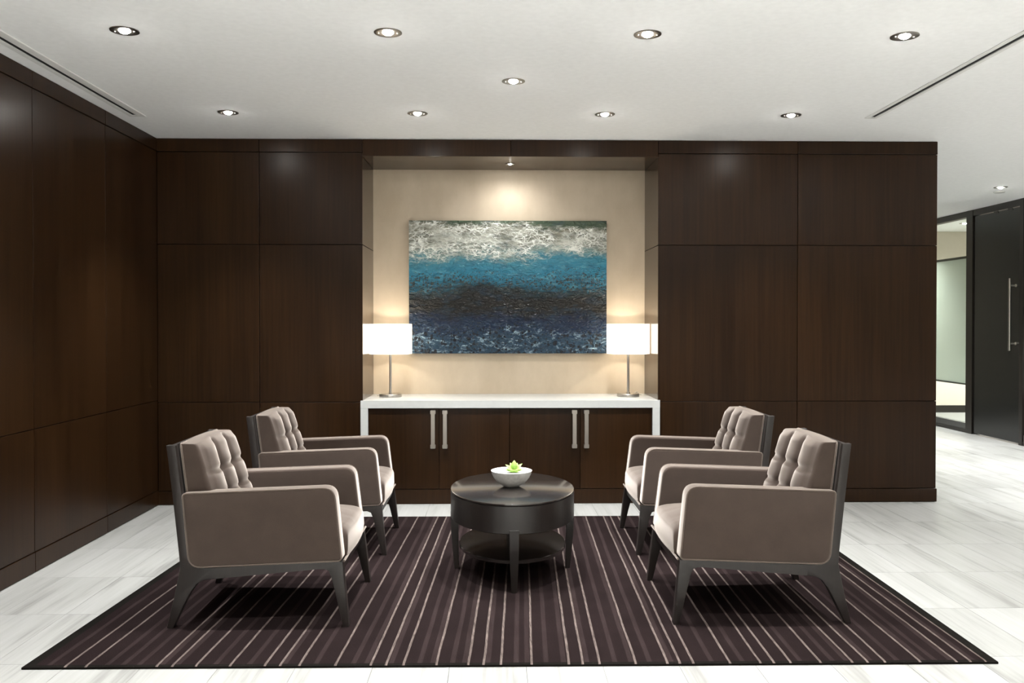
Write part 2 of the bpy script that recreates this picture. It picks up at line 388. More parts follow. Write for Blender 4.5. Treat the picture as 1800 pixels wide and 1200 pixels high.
def fillet(pts, rad, n=5):
    out = []; k = len(pts)
    for i in range(k):
        p = Vector(pts[i]); r = rad[i]
        if r <= 0: out.append(tuple(p)); continue
        a = (Vector(pts[i-1]) - p); b = (Vector(pts[(i+1) % k]) - p)
        r = min(r, a.length*.45, b.length*.45)
        s, e = p + a.normalized()*r, p + b.normalized()*r
        for j in range(n + 1):
            t = j / n; out.append(tuple(s*(1-t)**2 + p*2*t*(1-t) + e*t*t))
    return out
def prism(pts, y0, y1, bevel=0.0, seg=2, skip=()):
    """polygon in (x, z) extruded along y; outline edges whose two points are both in skip keep sharp"""
    bm = bmesh.new()
    a = [bm.verts.new((x, y0, z)) for x, z in pts]; b = [bm.verts.new((x, y1, z)) for x, z in pts]
    bm.faces.new(a); bm.faces.new(b[::-1]); n = len(pts)
    for i in range(n): bm.faces.new((a[i], b[i], b[(i+1) % n], a[(i+1) % n]))
    bmesh.ops.recalc_face_normals(bm, faces=bm.faces)
    if bevel:
        bm.verts.index_update(); ed = []
        for e in bm.edges:
            i, j = sorted(v.index for v in e.verts)
            if (i < n) != (j < n): continue
            if (i % n) in skip and (j % n) in skip: continue
            ed.append(e)
        bmesh.ops.bevel(bm, geom=ed, offset=bevel, segments=seg, affect='EDGES', profile=.5)
    return bm
def dup_tree(o, parent=None):
    c = o.copy(); C.objects.link(c); c.parent = parent
    for ch in list(o.children): dup_tree(ch, c)
    return c

# ------------------------------------------------------------------ floor
bm = bmesh.new()
box(bm, XL - .3, 10.2, Y0 - .2, YF + .3, -.2, -.014)               # screed
TX, TY, TX0, TY0, JG = .3052, .598, -2.618, 2.914, .0016
nx0, nx1, ny0, ny1 = 0, 28, 0, 16
floor = struct('floor', bm, 'grout')
tile_me = None
def in_view(x, y):
    # seen from the viewpoint or a step beside it, and not under the back wall
    if y > YB + .3 and x < XE - .3: return False
    if x - TX > XG: return False
    if -1.55 < x and x + TX < 1.75 and 3.55 < y and y + TY < 5.95: return False     # under the rug
    return x < (y + TY) * .62 + .55 and x + TX > -(y + TY) * .60 - .5
slab = bmesh.new(); count = 0
for i in range(nx0, nx1):
    for j in range(ny0, ny1):
        x, y = TX0 + i*TX, TY0 + j*TY
        if in_view(x, y):
            if tile_me is None:
                b = bmesh.new(); box(b, JG/2, TX - JG/2, JG/2, TY - JG/2, -.012, 0)
                t = obj('tile', b, 'stone', floor); tile_me = t.data
            else:
                t = bpy.data.objects.new('tile', tile_me); C.objects.link(t); t.parent = floor
            t.location = (x, y, 0); count += 1
        else: box(slab, x, x + TX, y, y + TY, -.012, 0)

yend = TY0 + ny1*TY
box(slab, TX0, TX0 + nx1*TX, Y0, TY0, -.012, 0)
box(slab, TX0, XG, yend, YF, -.012, 0)
s = obj('floor_slab', slab, 'stone', floor); s['kind'] = 'stuff'
b = bx(XG + .03, 10.2, 4, YF, -.013, .002); obj('office_carpet', b, 'carpet', floor)

# ------------------------------------------------------------------ ceiling
struct('ceiling', bx(XL - .3, 10.2, Y0 - .2, YF + .3, H, H + .2), 'ceiling')

# ------------------------------------------------------------------ panelled walls
GAP = .0045; PT = .018
def panel_y(parent, x0, x1, z0, z1, y=YB, name='panel', proud=0.0):      # faces -y
    b = bx(x0 + GAP/2, x1 - GAP/2, y - proud, y + PT, z0 + GAP/2, z1 - GAP/2, bevel=.0012, seg=1)
    return obj(name, b, 'wood', parent)
def panel_x(parent, y0, y1, z0, z1, x, s=1, name='panel', proud=0.0, m='wood'):    # faces +x (s=1) or -x
    xa, xb = (x - PT, x + proud) if s > 0 else (x - proud, x + PT)
    b = bx(xa, xb, y0 + GAP/2, y1 - GAP/2, z0 + GAP/2, z1 - GAP/2, bevel=.0012, seg=1)
    return obj(name, b, m, parent)
bm = bmesh.new(); k = YB + PT
box(bm, XL, NL - PT, k, YN + .2, 0, H); box(bm, NR + PT, XE - .004, k, YN + .2, 0, H)
box(bm, NL - PT, NR + PT, k, YN + .2, NZ + PT, H)
wb = struct('wall_back', bm, 'wood_gap')
zs = [.104, .770, 1.951, 2.640]
for x0, x1 in ((XL, -1.753), (-1.753, NL), (NR, 2.302), (2.302, XE)):
    for z0, z1 in zip(zs, zs[1:]): panel_y(wb, x0, x1, z0, z1)
    panel_y(wb, x0, x1, zs[-1], H, proud=.003, name='frieze_panel')
for x0, x1 in ((NL, .128), (.128, NR)): panel_y(wb, x0, x1, NZ, H, proud=.003, name='frieze_panel')
for x0, x1 in ((XL, NL), (NR, XE + .006)): panel_y(wb, x0, x1, 0.002, zs[0], proud=.006, name='base_panel')
# niche lining: jambs, soffit, back
for z0, z1 in ((.72, 1.951), (1.951, NZ)):
    obj('jamb_panel', bx(NL - PT, NL, YB + .002, YN, z0 + GAP/2, z1 - GAP/2), 'wood_gloss', wb)
    obj('jamb_panel', bx(NR, NR + PT, YB + .002, YN, z0 + GAP/2, z1 - GAP/2), 'wood_gloss', wb)
obj('soffit_panel', bx(NL, NR, YB + .002, YN, NZ, NZ + PT), 'wood_gloss', wb)
obj('niche_lining', bx(NL, NR, YN, YN + .03, .70, NZ), 'beige', wb)

bm = bmesh.new(); box(bm, XL - .25, XL - PT, Y0, YN, 0, H)
wl = struct('wall_left', bm, 'wood_gap')
ys = [6.555, 5.692, 4.802, 3.912, 3.022, 2.132, 1.242, .352, -.538, -1.428, -2.318, Y0]
for y1, y0 in zip(ys, ys[1:]):
    for z0, z1, nm, pr in ((.002, .112, 'base_panel', .004), (.112, .785, 'panel', 0), (.785, 2.644, 'panel', 0), (2.644, H, 'frieze_panel', .003)):
        panel_x(wl, y0, y1, z0, z1, XL, 1, nm, pr)

# rest of the shell
struct('wall_front', bx(XL - .25, 10.2, Y0 - .2, Y0, 0, H), 'white_wall')
struct('wall_far', bx(XE - .3, 10.2, YF, YF + .2, 0, H), 'office')
struct('wall_office', bx(10.0, 10.2, 4, YF, 0, H), 'office')
wr = struct('wall_right', bx(XG, XG + .12, Y0, 8.3, 0, H), 'white_wall')
struct('baseboard_office', bx(XG + .1, 10.0, YF - .015, YF, .002, .11), 'black_frame')

# glazed partition along the corridor
def pane(name, y0, y1):
    bm = bmesh.new()
    box(bm, XG - .03, XG + .05, y0, y1, 2.665, H)                        # header
    w_ = struct(name, bm, 'black_frame')
    obj('bottom_rail', bx(XG - .025, XG + .045, y0 + .01, y1 - .01, .045, .118), 'grey_rail', w_)
    obj('sill', bx(XG - .03, XG + .05, y0, y1, .001, .045), 'black_frame', w_)
    obj('pane', bx(XG + .004, XG + .014, y0, y1, .118, 2.665), 'glass', w_)
    obj('frosted_panel', bx(XG + .022, XG + .034, y0 + .002, y1 - .002, .605, 2.165), 'frost', w_)
    obj('rail', bx(XG + .018, XG + .040, y0, y1, 2.165, 2.195), 'black_frame', w_)
    obj('rail', bx(XG + .018, XG + .040, y0, y1, .585, .605), 'grey_rail', w_)
    return w_
w1 = pane('window_1', 10.66, 13.04)
obj('post', bx(XG - .035, XG + .06, 10.52, 10.66, .001, H), 'black_frame', w1)
w2 = pane('window_2', 8.30, 9.50)
obj('post', bx(XG - .035, XG + .06, 9.50, 9.565, .001, H), 'black_frame', w2)
d1 = struct('door_1', bx(XG - .02, XG + .03, 9.585, 10.50, .018, 2.655, bevel=.002, seg=1), 'black_door')
obj('door_header', bx(XG - .03, XG + .05, 9.565, 10.52, 2.665, H), 'black_frame', d1)
bm = bmesh.new(); tube(bm, [(XG - .095, 9.65, 1.050), (XG - .095, 9.65, 1.862)], .013, 16)
hd = obj('pull_handle', bm, 'steel', d1, 40)
for z in (1.130, 1.780):
    bm = bmesh.new(); tube(bm, [(XG - .085, 9.65, z), (XG - .019, 9.65, z)], .009, 12); tube(bm, [(XG - .028, 9.65, z), (XG - .02, 9.65, z)], .017, 12)
    obj('standoff', bm, 'steel', hd, 40)
for y in (10.0, 9.72): obj('door_catch', bx(XG - .024, XG - .02, y, y + .09, 2.635, 2.662), 'black_frame', d1)

# ------------------------------------------------------------------ ceiling fittings
def spot(parent, watts, size, blend, col=(1, .95, .87), z=-.03, r=.035):
    key = ('spot', watts, size, blend)
    d = bpy.data.lights.get(str(key)) or bpy.data.lights.new(str(key), 'SPOT')
    d.energy = watts; d.spot_size = R(size); d.spot_blend = blend; d.color = col; d.shadow_soft_size = r
    o = bpy.data.objects.new('spot_light', d); C.objects.link(o); o.parent = parent; o.location = (0, 0, z)
    return o
dl_mesh = {}
def downlight(x, y, label, z=H, r=.066, watts=60, size=78, blend=1.0, group='recessed lobby downlights', col=LIGHT_COL):
    t = thing('recessed_downlight', label, 'downlight', (x, y, z), 0, group)
    if r not in dl_mesh:
        bm = bmesh.new()
        lathe(bm, [(r*.40, .004), (r*.42, -.002), (r*.62, -.0035), (r*.94, -.0045), (r, -.003), (r, .0)], n=40)
        a = obj('trim_ring', bm, 'dark_nickel', t, 35)
        bm = bmesh.new(); lathe(bm, [(0, -r*.22), (r*.20, -r*.19), (r*.33, -r*.11), (r*.40, .0)], n=32)
        b_ = obj('lamp_lens', bm, 'bulb', t, 35)
        bm = bmesh.new(); lathe(bm, [(0, -.0075), (.0035, -.0065), (.0045, -.004)], n=12)
        c = obj('screw', bm, 'steel', t, 40)
        dl_mesh[r] = (a.data, b_.data, c.data); c.location = (-r*.70, 0, 0)
        c2 = bpy.data.objects.new('screw', c.data); C.objects.link(c2); c2.parent = t; c2.location = (r*.70, 0, 0)
    else:
        for nm, me, lx in zip(('trim_ring', 'lamp_lens', 'screw', 'screw'), dl_mesh[r][:2] + (dl_mesh[r][2],)*2, (0, 0, -r*.70, r*.70)):
            o = bpy.data.objects.new(nm, me); C.objects.link(o); o.parent = t; o.location = (lx, 0, 0)
    spot(t, watts, size, blend, col)
    return t
GX = (-1.735, -.500, .732, 1.968)
nth = ('first', 'second', 'third', 'fourth')
for i, x in enumerate(GX):
    downlight(x, 5.740, f'{nth[i]} downlight from the side wall in the ceiling row closest to the niche', watts=DOWNLIGHT_W, size=92)
for i, x in enumerate(GX):
    downlight(x, 4.145, f'{nth[i]} downlight from the side wall in the ceiling row farther from the niche', watts=DOWNLIGHT_W)
downlight(.112, 4.965, 'single recessed downlight between the two ceiling rows, above the coffee table', watts=DOWNLIGHT_W)
for k_, y in enumerate((2.55, .95, -.65, -2.25)):
    for i, x in enumerate(GX): downlight(x, y, f'{nth[i]} downlight from the side wall, {nth[k_]} ceiling row beyond the seating group', watts=LOBBY_W if y < 2 else DOWNLIGHT_W, group='downlights continuing the grid')
downlight(.128, 6.86, 'small downlight in the wooden soffit of the niche above the painting', z=NZ, r=.036, watts=NICHE_W, size=165, blend=1.0, group='niche lights')
downlight(5.15, 8.755, 'corridor downlight in front of the black door', watts=CORRIDOR_W, group='corridor downlights')
for k_, y in enumerate((7.2, 5.6, 4.0, 2.4, .8)):
    for x in (3.30, 4.75) if y < 5 else (4.75,): downlight(x, y, f"{(nth + ('fifth',))[k_]} added unseen downlight from the black door in the corridor row " + ('beside the lobby' if x < 4 else 'by the far wall'), watts=CORRIDOR_W if x > 4 else CORRIDOR_W*.2, group='corridor downlights')  # out-of-view lamps added to light the right side of the room
downlight(4.6, 10.6, 'unseen corridor downlight beside the glazed partition, past the black door', watts=CORRIDOR_W, group='corridor downlights')  # one more corridor lamp out of view, hidden by the back wall
downlight(6.525, 11.95, 'downlight in the office seen through the glazed partition', watts=OFFICE_W, size=130, group='office downlights')
downlight(8.0, 11.95, 'further office downlight behind the glazed partition', watts=OFFICE_W, size=130, group='office downlights')
bm = bmesh.new(); lathe(bm, [(0, -.012), (.05, -.012), (.055, -.008), (.055, 0)], n=32)
tag(obj('sprinkler_cover', bm, 'sprinkler', None, 35, (5.31, 9.05, H)), 'small round grey cover plate on the corridor ceiling beside the downlight', 'sprinkler cover')

def vent(x, y0, y1, wl_, wr_, label):
    t = thing('slot_vent', label, 'air vent', (x, 0, H))
    obj('frame', bx(-wl_, -.014, y0, y1, -.007, 0, bevel=.002, seg=1), 'vent', t)
    obj('frame', bx(.014, wr_, y0, y1, -.007, 0, bevel=.002, seg=1), 'vent', t)
    obj('end_cap', bx(-.014, .014, y1 - .03, y1, -.007, 0), 'vent', t)
    obj('slot', bx(-.014, .014, y0, y1 - .03, -.001, 0), 'slot', t)
vent(-2.372, -2.8, 5.845, .045, .065, 'white linear slot vent in the ceiling along the dark panelled side wall')
vent(2.527, -2.8, 5.805, .040, .040, 'white linear slot vent in the ceiling on the corridor side')

# ------------------------------------------------------------------ sideboard built into the niche
YC = 6.527; TOPZ = .782; TH = .056; CX0, CX1 = -.997, 1.252
t = thing('worktop', 'thick white waterfall worktop wrapping over the built-in wooden cabinet', 'worktop', (.128, 6.8, 0))
o = t.location
def wb_(x0, x1, y0, y1, z0, z1, name, m, bev=.0015):
    return obj(name, bx(x0 - o[0], x1 - o[0], y0 - o[1], y1 - o[1], z0, z1, bevel=bev, seg=1), m, t)
# slab sits between the jambs behind the wall line and laps over the wall edges in front
bm = bmesh.new()
prof = [(CX0, YC), (CX1, YC), (CX1, YB - .008), (NR - .001, YB - .008), (NR - .001, YN - .001), (NL + .001, YN - .001), (NL + .001, YB - .008), (CX0, YB - .008)]
lo = [bm.verts.new((x - o[0], y - o[1], TOPZ - TH)) for x, y in prof]; hi = [bm.verts.new((x - o[0], y - o[1], TOPZ)) for x, y in prof]
bm.faces.new(lo[::-1]); bm.faces.new(hi)
for i in range(8): bm.faces.new((lo[i], lo[(i+1) % 8], hi[(i+1) % 8], hi[i]))
bmesh.ops.recalc_face_normals(bm, faces=bm.faces)
obj('top_slab', bm, 'white_solid', t)
for a, b in ((CX0, CX0 + TH), (CX1 - TH, CX1)):
    wb_(a, b, YC, YB - .008, .001, TOPZ - TH, 'waterfall_leg', 'white_solid')
DX = [CX0 + TH, -.411, .119, .652, CX1 - TH]
for u in range(2):
    xa, xb = DX[2*u], DX[2*u + 2]; cx = (xa + xb) / 2
    lab = 'dark walnut two-door cabinet under the worktop, ' + ('on the side towards the panelled side wall' if u == 0 else 'on the side towards the corridor')
    cb = thing('base_cabinet', lab, 'cabinet', (cx, 6.8, 0), 0, 'cabinets under the worktop')
    q = cb.location
    def P(x0, x1, y0, y1, z0, z1, name, m, par=cb, bev=.0012):
        return obj(name, bx(x0 - q[0], x1 - q[0], y0 - q[1], y1 - q[1], z0, z1, bevel=bev, seg=1), m, par)
    P(xa + .004, xb - .004, YB + .012, YN - .02, .005, TOPZ - TH - .004, 'body', 'wood_gap')
    P(xa + .001, xb - .001, YB - .006, YB + .011, .002, .111, 'kick_plate', 'wood')
    for s in range(2):
        x0, x1 = DX[2*u + s], DX[2*u + s + 1]
        dr = P(x0 + .0018, x1 - .0018, YB - .008, YB + .0115, .116, TOPZ - TH - .003, 'door', 'wood')
        hx = (x1 - .045) if s == 0 else (x0 + .045)
        bm = bmesh.new(); yh = YB - .008 - q[1]
        z0, z1 = .424, .709
        box(bm, hx - .0145 - q[0], hx + .0145 - q[0], yh - .034, yh - .024, z0 + .02, z1 - .02)
        for zz in (z0, z1 - .028): box(bm, hx - .019 - q[0], hx + .019 - q[0], yh - .038, yh, zz, zz + .028)
        bmesh.ops.bevel(bm, geom=list(bm.edges), offset=.0025, segments=2, affect='EDGES')
        obj('handle', bm, 'nickel', dr)

# ------------------------------------------------------------------ painting
PX0, PX1, PZ0, PZ1 = -.688, .920, 1.115, 2.194
M['painting'] = painting_mat('resin_painting', PX0, PX1, PZ0, PZ1)
t = thing('painting', 'large glossy abstract painting in bands of white, turquoise, black and navy hanging in the niche', 'painting', ((PX0 + PX1)/2, YN, PZ0))
q = t.location
obj('panel_back', bx(PX0 - q[0] + .002, PX1 - q[0] - .002, -.044, -.0005, .002, PZ1 - PZ0 - .002), 'canvas', t)
bm = bmesh.new(); nx, nz = 220, 150; gv = []
for j in range(nz + 1):
    row = []
    for i in range(nx + 1):
        x = PX0 + (PX1 - PX0)*i/nx; z = PZ0 + (PZ1 - PZ0)*j/nz
        e = min(i, nx - i, j, nz - j); f = min(1, e/3)
        d = noise.fractal(Vector((x*16, 3.3, z*34)), 1.0, 2.0, 4) * .0042 + noise.noise(Vector((x*6, 9, z*9)))*.002
        row.append(bm.verts.new((x - q[0], -.056 - d*f, z - q[2])))
    gv.append(row)
for j in range(nz):
    for i in range(nx): bm.faces.new((gv[j][i], gv[j][i+1], gv[j+1][i+1], gv[j+1][i]))
rim = [gv[0][i] for i in range(nx)] + [gv[j][nx] for j in range(nz)] + [gv[nz][i] for i in range(nx, 0, -1)] + [gv[j][0] for j in range(nz, 0, -1)]
bk = [bm.verts.new((v.co.x, -.044, v.co.z)) for v in rim]
for i in range(len(rim)): bm.faces.new((rim[i], bk[i], bk[(i+1) % len(rim)], rim[(i+1) % len(rim)]))
bmesh.ops.recalc_face_normals(bm, faces=bm.faces)
obj('resin_surface', bm, 'painting', t, 50)

# ------------------------------------------------------------------ table lamps
def table_lamp(x, label, flip):
    y = 6.875
    t = thing('table_lamp', label, 'lamp', (x, y, TOPZ), 0, 'lamps on the worktop')
    bm = bmesh.new(); lathe(bm, [(0, 0), (.086, 0), (.0885, .003), (.0885, .020), (.086, .0235), (0, .0245)], n=64); obj('base', bm, 'lamp_metal', t, 35)
    bm = bmesh.new(); lathe(bm, [(0, .024), (.0095, .024), (.0095, .52), (0, .52)], n=24); obj('pole', bm, 'lamp_metal', t, 35)
    bm = bmesh.new(); lathe(bm, [(.0095, .024), (.014, .024), (.014, .034), (.0095, .036)], n=24); obj('collar', bm, 'lamp_metal', t, 35)
    bm = bmesh.new(); s_ = -1 if flip < 0 else 1
    tube(bm, [(s_*.086, 0, .014), (s_*.106, 0, .014)], .0035, 10); obj('switch_knob', bm, 'lamp_metal', t, 40)
    z0, z1, r = 1.121 - TOPZ, 1.356 - TOPZ, .168
    bm = bmesh.new(); lathe(bm, [(r, z0), (r, z1), (r - .003, z1), (r - .003, z0), (r, z0)], n=72); sh = obj('shade', bm, 'shade', t, 35)
    bm = bmesh.new()
    for k in range(3):
        a = 2*math.pi*k/3 + .4; tube(bm, [(0, 0, .505), ((r - .003)*math.cos(a), (r - .003)*math.sin(a), .505)], .002, 6)
    obj('shade_spider', bm, 'lamp_metal', sh)
    bm = bmesh.new(); lathe(bm, [(0, .515), (.012, .515), (.012, .525), (.022, .545), (.022, .56), (.012, .570), (0, .572)], n=24); obj('bulb', bm, 'lamp_bulb', t, 60)
    d = bpy.data.lights.get('lamp_bulb_light') or bpy.data.lights.new('lamp_bulb_light', 'POINT')
    d.energy = LAMP_W; d.color = (1, .92, .80); d.shadow_soft_size = .02
    l_ = bpy.data.objects.new('bulb_light', d); C.objects.link(l_); l_.parent = t; l_.location = (0, 0, .478)
    bm = bmesh.new()
    pts = [(flip*.05, .078, .010), (flip*.075, .10, .003), (flip*.075, .16, .003), (flip*.03, .2, .003), (flip*.0, .225, .003)]
    if flip > 0: pts = [(.055, .06, .02), (.085, .09, .030), (.10, .12, .014), (.075, .15, .004), (.03, .19, .004), (.0, .225, .003)]
    tube(bm, pts, .0025, 8); obj('cord', bm, 'cord', t, 60)
table_lamp(-.814, 'white drum-shade table lamp on the worktop, on the panelled side-wall side', -1)
table_lamp(1.065, 'white drum-shade table lamp on the worktop, on the corridor side', 1)

# ------------------------------------------------------------------ rug
RC = {'fl': (-1.862, 3.455), 'fr': (2.022, 3.432), 'br': (2.071, 6.080), 'bl': (-1.735, 6.105)}
def rpt(u, v):
    a = Vector(RC['fl'])*(1-u) + Vector(RC['fr'])*u; b = Vector(RC['bl'])*(1-u) + Vector(RC['br'])*u
    return a*(1-v) + b*v
px_l = [113, 149, 271, 299, 340, 399, 460, 487, 520, 583, 645, 672, 702, 760, 816, 843, 873.5, 927, 993, 1017.5, 1047, 1111, 1167, 1189, 1213, 1278, 1332, 1356, 1385, 1439, 1495, 1522, 1554, 1616, 1681, 1706, 1733]
px_m = [82, 183, 211, 239, 279, 307, 372, 432, 494, 548, 614, 637, 680, 730, 753, 788, 809, 850, 900, 919, 954, 984, 1025, 1075, 1103, 1136, 1174, 1247, 1301, 1404, 1462, 1486, 1529, 1578, 1624, 1644, 1673, 1713]
uu = lambda p: (p - 38) / 1717.0
ev = []
for p in px_l: ev.append((uu(p) - .0012, uu(p) + .0013, 2))
for p in px_m: ev.append((uu(p) - .0026, uu(p) + .0026, 1))
cuts = sorted({0., 1., .012, .988} | {round(max(0, min(1, a)), 5) for e_ in ev for a in e_[:2]})
rug = bmesh.new(); nv = 24
def kind_at(u):
    if u < .012 or u > .988: return 3
    best = 0
    for a, b, kk in ev:
        if a < u < b: best = max(best, kk)
    return best
vsR = [0, .006] + [.006 + .988*k/nv for k in range(1, nv)] + [.994, 1]
grid = [[None]*len(vsR) for _ in cuts]
for i, u in enumerate(cuts):
    for j, v in enumerate(vsR):
        wob = .0007*noise.noise(Vector((u*40, v*9, 1))) if 0 < i < len(cuts) - 1 else 0
        p = rpt(min(1, max(0, u + wob)), v)
        grid[i][j] = rug.verts.new((p.x, p.y, RUG_T if 0 < j < len(vsR) - 1 and 0 < i < len(cuts) - 1 else RUG_T*.75))
for i in range(len(cuts) - 1):
    kd = kind_at((cuts[i] + cuts[i+1])/2)
    for j in range(len(vsR) - 1):
        f = rug.faces.new((grid[i][j], grid[i+1][j], grid[i+1][j+1], grid[i][j+1]))
        f.material_index = 3 if j in (0, len(vsR) - 2) and kd != 2 else kd
nI, nJ = len(cuts), len(vsR)
loop = [grid[i][0] for i in range(nI)] + [grid[-1][j] for j in range(1, nJ)] + [grid[i][-1] for i in range(nI-2, -1, -1)] + [grid[0][j] for j in range(nJ-2, 0, -1)]
low = [rug.verts.new((v.co.x, v.co.y, .0005)) for v in loop]
for i in range(len(loop)):
    f = rug.faces.new((loop[i], low[i], low[(i+1) % len(loop)], loop[(i+1) % len(loop)])); f.material_index = 3
rug.faces.new(low[::-1]).material_index = 3
bmesh.ops.recalc_face_normals(rug, faces=rug.faces)
tag(obj('rug', rug, ['rug', 'rug_mid', 'rug_light', 'rug_edge']), 'dark plum area rug with thin broken pale stripes under the armchairs', 'rug')

# ------------------------------------------------------------------ armchairs
KT = .19
def taper(bm):
    for v in bm.verts: v.co.y *= (1 - KT*v.co.z)
    return bm
def cushion(fn, na, nb, smooth=60):
    """closed sheet: fn(a, b) -> (top point, base point), a and b in [-1, 1]"""
    def warp(t): return math.copysign(1 - (1 - abs(t))**1.8, t)
    bm = bmesh.new(); g = [[None]*(nb + 1) for _ in range(na + 1)]; base = [[None]*(nb + 1) for _ in range(na + 1)]
    for i in range(na + 1):
        for j in range(nb + 1):
            p, q_ = fn(warp(-1 + 2*i/na), warp(-1 + 2*j/nb)); g[i][j] = bm.verts.new(p)
            if i in (0, na) or j in (0, nb): base[i][j] = bm.verts.new(q_)
    for i in range(na):
        for j in range(nb): bm.faces.new((g[i][j], g[i+1][j], g[i+1][j+1], g[i][j+1]))
    ring = [(i, 0) for i in range(na)] + [(na, j) for j in range(nb)] + [(i, nb) for i in range(na, 0, -1)] + [(0, j) for j in range(nb, 0, -1)]
    for k in range(len(ring)):
        a, b = ring[k], ring[(k+1) % len(ring)]
        bm.faces.new((g[a[0]][a[1]], base[a[0]][a[1]], base[b[0]][b[1]], g[b[0]][b[1]]))
    bm.faces.new([base[i][j] for i, j in ring][::-1])
    bmesh.ops.recalc_face_normals(bm, faces=bm.faces)
    return bm
def make_chair():
    t = thing('armchair', '', 'chair', (0, 0, 0), 0, 'tufted armchairs around the coffee table')
    YO, FT = .355, .042                                  # outer half width at the floor, frame thickness
    fl_ = [(.388, 0), (.414, 0), (.383, .286), (.30, .286), (.262, .2535), (.300, .255), (.322, .246), (.335, .215), (.360, .120)]
    rl_ = [(-.391, 0), (-.364, 0), (-.323, .090), (-.290, .155), (-.262, .193), (-.232, .209), (-.195, .214), (-.195, .246), (-.338, .262), (-.361, .136)]
    rail = [(-.195, .214), (.262, .2535), (.30, .286), (-.262, .256), (-.195, .246)]
    rail = [(-.195, .214), (.262, .2535), (.30, .286), (-.195, .262)]
    rl_[7] = (-.195, .262)
    post = [(-.338, .262), (-.195, .262), (-.262, .262), (-.288, .275), (-.306, .305), (-.342, .590), (-.374, .806), (-.411, .806), (-.380, .590), (-.345, .315)]
    post = [(-.338, .262), (-.240, .262), (-.285, .290), (-.303, .320), (-.338, .590), (-.370, .804), (-.410, .804), (-.379, .590), (-.343, .315)]
    for s in (-1, 1):
        ya, yb = (YO - FT, YO) if s > 0 else (-YO, -YO + FT)
        obj('leg', taper(prism(fl_, ya, yb, .003, 2, skip=(2, 3, 4, 5))), 'espresso', t, 35)
        obj('leg', taper(prism(rl_, ya, yb, .003, 2, skip=(6, 7, 8))), 'espresso', t, 35)
        obj('side_rail', taper(prism(rail, ya, yb, .003, 2, skip=(1, 2, 3, 0))), 'espresso', t, 35)
        obj('back_post', taper(prism(post, ya, yb, .003, 2, skip=(0, 1))), 'espresso', t, 35)
    # rails across and wooden back
    obj('front_rail', taper(prism([(.335, .225), (.372, .225), (.381, .284), (.340, .284)], -YO + FT, YO - FT)), 'espresso', t)
    obj('rear_rail', taper(prism([(-.345, .20), (-.30, .20), (-.30, .29), (-.345, .29)], -YO + FT, YO - FT)), 'espresso', t)
    obj('back_panel', taper(prism([(-.336, .285), (-.318, .285), (-.382, .802), (-.400, .802)], -YO + FT, YO - FT)), 'espresso', t)
    # upholstered arms
    raw = [(-.337, .592), (.345, .617), (.382, .2885), (-.300, .262)]
    pl = fillet(raw, [.020, .055, .020, .055], 6)
    for s in (-1, 1):
        ya, yb = (YO - .095, YO + .004) if s > 0 else (-YO - .004, -YO + .095)
        bm = prism(pl, ya, yb, .013, 4); arm = obj('arm', taper(bm), 'velvet', t, 50)
        ye = yb - .004 if s > 0 else ya + .004
        yi = ya + .004 if s > 0 else yb - .004
        c = Vector((.02, .44))
        ring = [(c.x + (x - c.x)*.994, z_) for x, z_ in ((x, c.y + (z - c.y)*.988) for x, z in pl)]
        bm = bmesh.new(); tube(bm, [(x, ye, z) for x, z in ring], .0036, 8, True); obj('piping', taper(bm), 'pipe', arm, 60)
    # seat
    X0, X1, YS, Z0, Z1 = -.26, .392, .262, .288, .432
    def seat(a, b):
        ex = (1 - abs(a)**7)**(1/7) if abs(a) < 1 else 0; ey = (1 - abs(b)**9)**(1/9) if abs(b) < 1 else 0
        top = .285*Z0 + 0
        z = Z0 + .03 + (Z1 - Z0 - .03)*ex*ey + .026*(1 - a*a)*(1 - b*b)
        x = (X0 + X1)/2 + (X1 - X0)/2*a
        if a > .2: x += .012*(1 - b*b)*(1 if a > .9 else 0)
        y = YS*b
        f = noise.noise(Vector((x*9, y*9, 4)))*.0022 + noise.noise(Vector((x*5, y*30, 4)))*.0014
        return (x, y, z + f*ex*ey), (x - (.004 if a > .9 else 0), y, Z0)
    sc_ = obj('seat_cushion', taper(cushion(seat, 44, 36)), 'velvet', t, 65)
    bm = bmesh.new(); tube(bm, [(.389 + .008*math.cos(k/10*math.pi - math.pi/2)*0, -.345 + .69*k/10, .2885) for k in range(11)], .0048, 8)
    obj('piping', taper(bm), 'pipe', sc_, 60)
    # tufted back cushion: sheet in (y, s), s up the rake
    zb, zt, YW = .395, .806, .312
    rows = [.675, .562, .45]; cols = [-.098, .098]
    def back(a, b):
        ey = (1 - abs(a)**8)**(1/8) if abs(a) < 1 else 0; ez = (1 - abs(b)**8)**(1/8) if abs(b) < 1 else 0
        z = (zb + zt)/2 + (zt - zb)/2*b; y = YW*a
        crown = .016*(1 - a*a)*max(0, b)**3
        xr = -.336 - (z - .590)*.149                       # front of the wooden back
        th = .165 - (z - zb)*.17                           # thinner towards the top
        d = .045 + (th - .045)*ey*ez
        tuft = 0
        for c in cols: tuft += .020*math.exp(-((y - c)/.016)**2)
        for r in rows: tuft += .011*math.exp(-((z - r)/.013)**2)
        for c in cols:
            for r in rows: tuft += .020*math.exp(-(((y - c)**2 + (z - r)**2)/.026**2))
        bul = .022*abs(math.cos(math.pi*(y - cols[0])/(cols[1] - cols[0]) - math.pi/2))
        env = min(1, (1 - abs(a))/.16)*min(1, (1 - abs(b))/.14)
        wr_ = noise.noise(Vector((y*14, z*14, 2)))*.003
        x = xr + d + (bul - tuft + wr_)*env*ey*ez
        return (x, y, z + crown), (xr + .004, y*.99, z + crown*.5)
    bc = obj('back_cushion', taper(cushion(back, 72, 64)), 'velvet', t, 70)
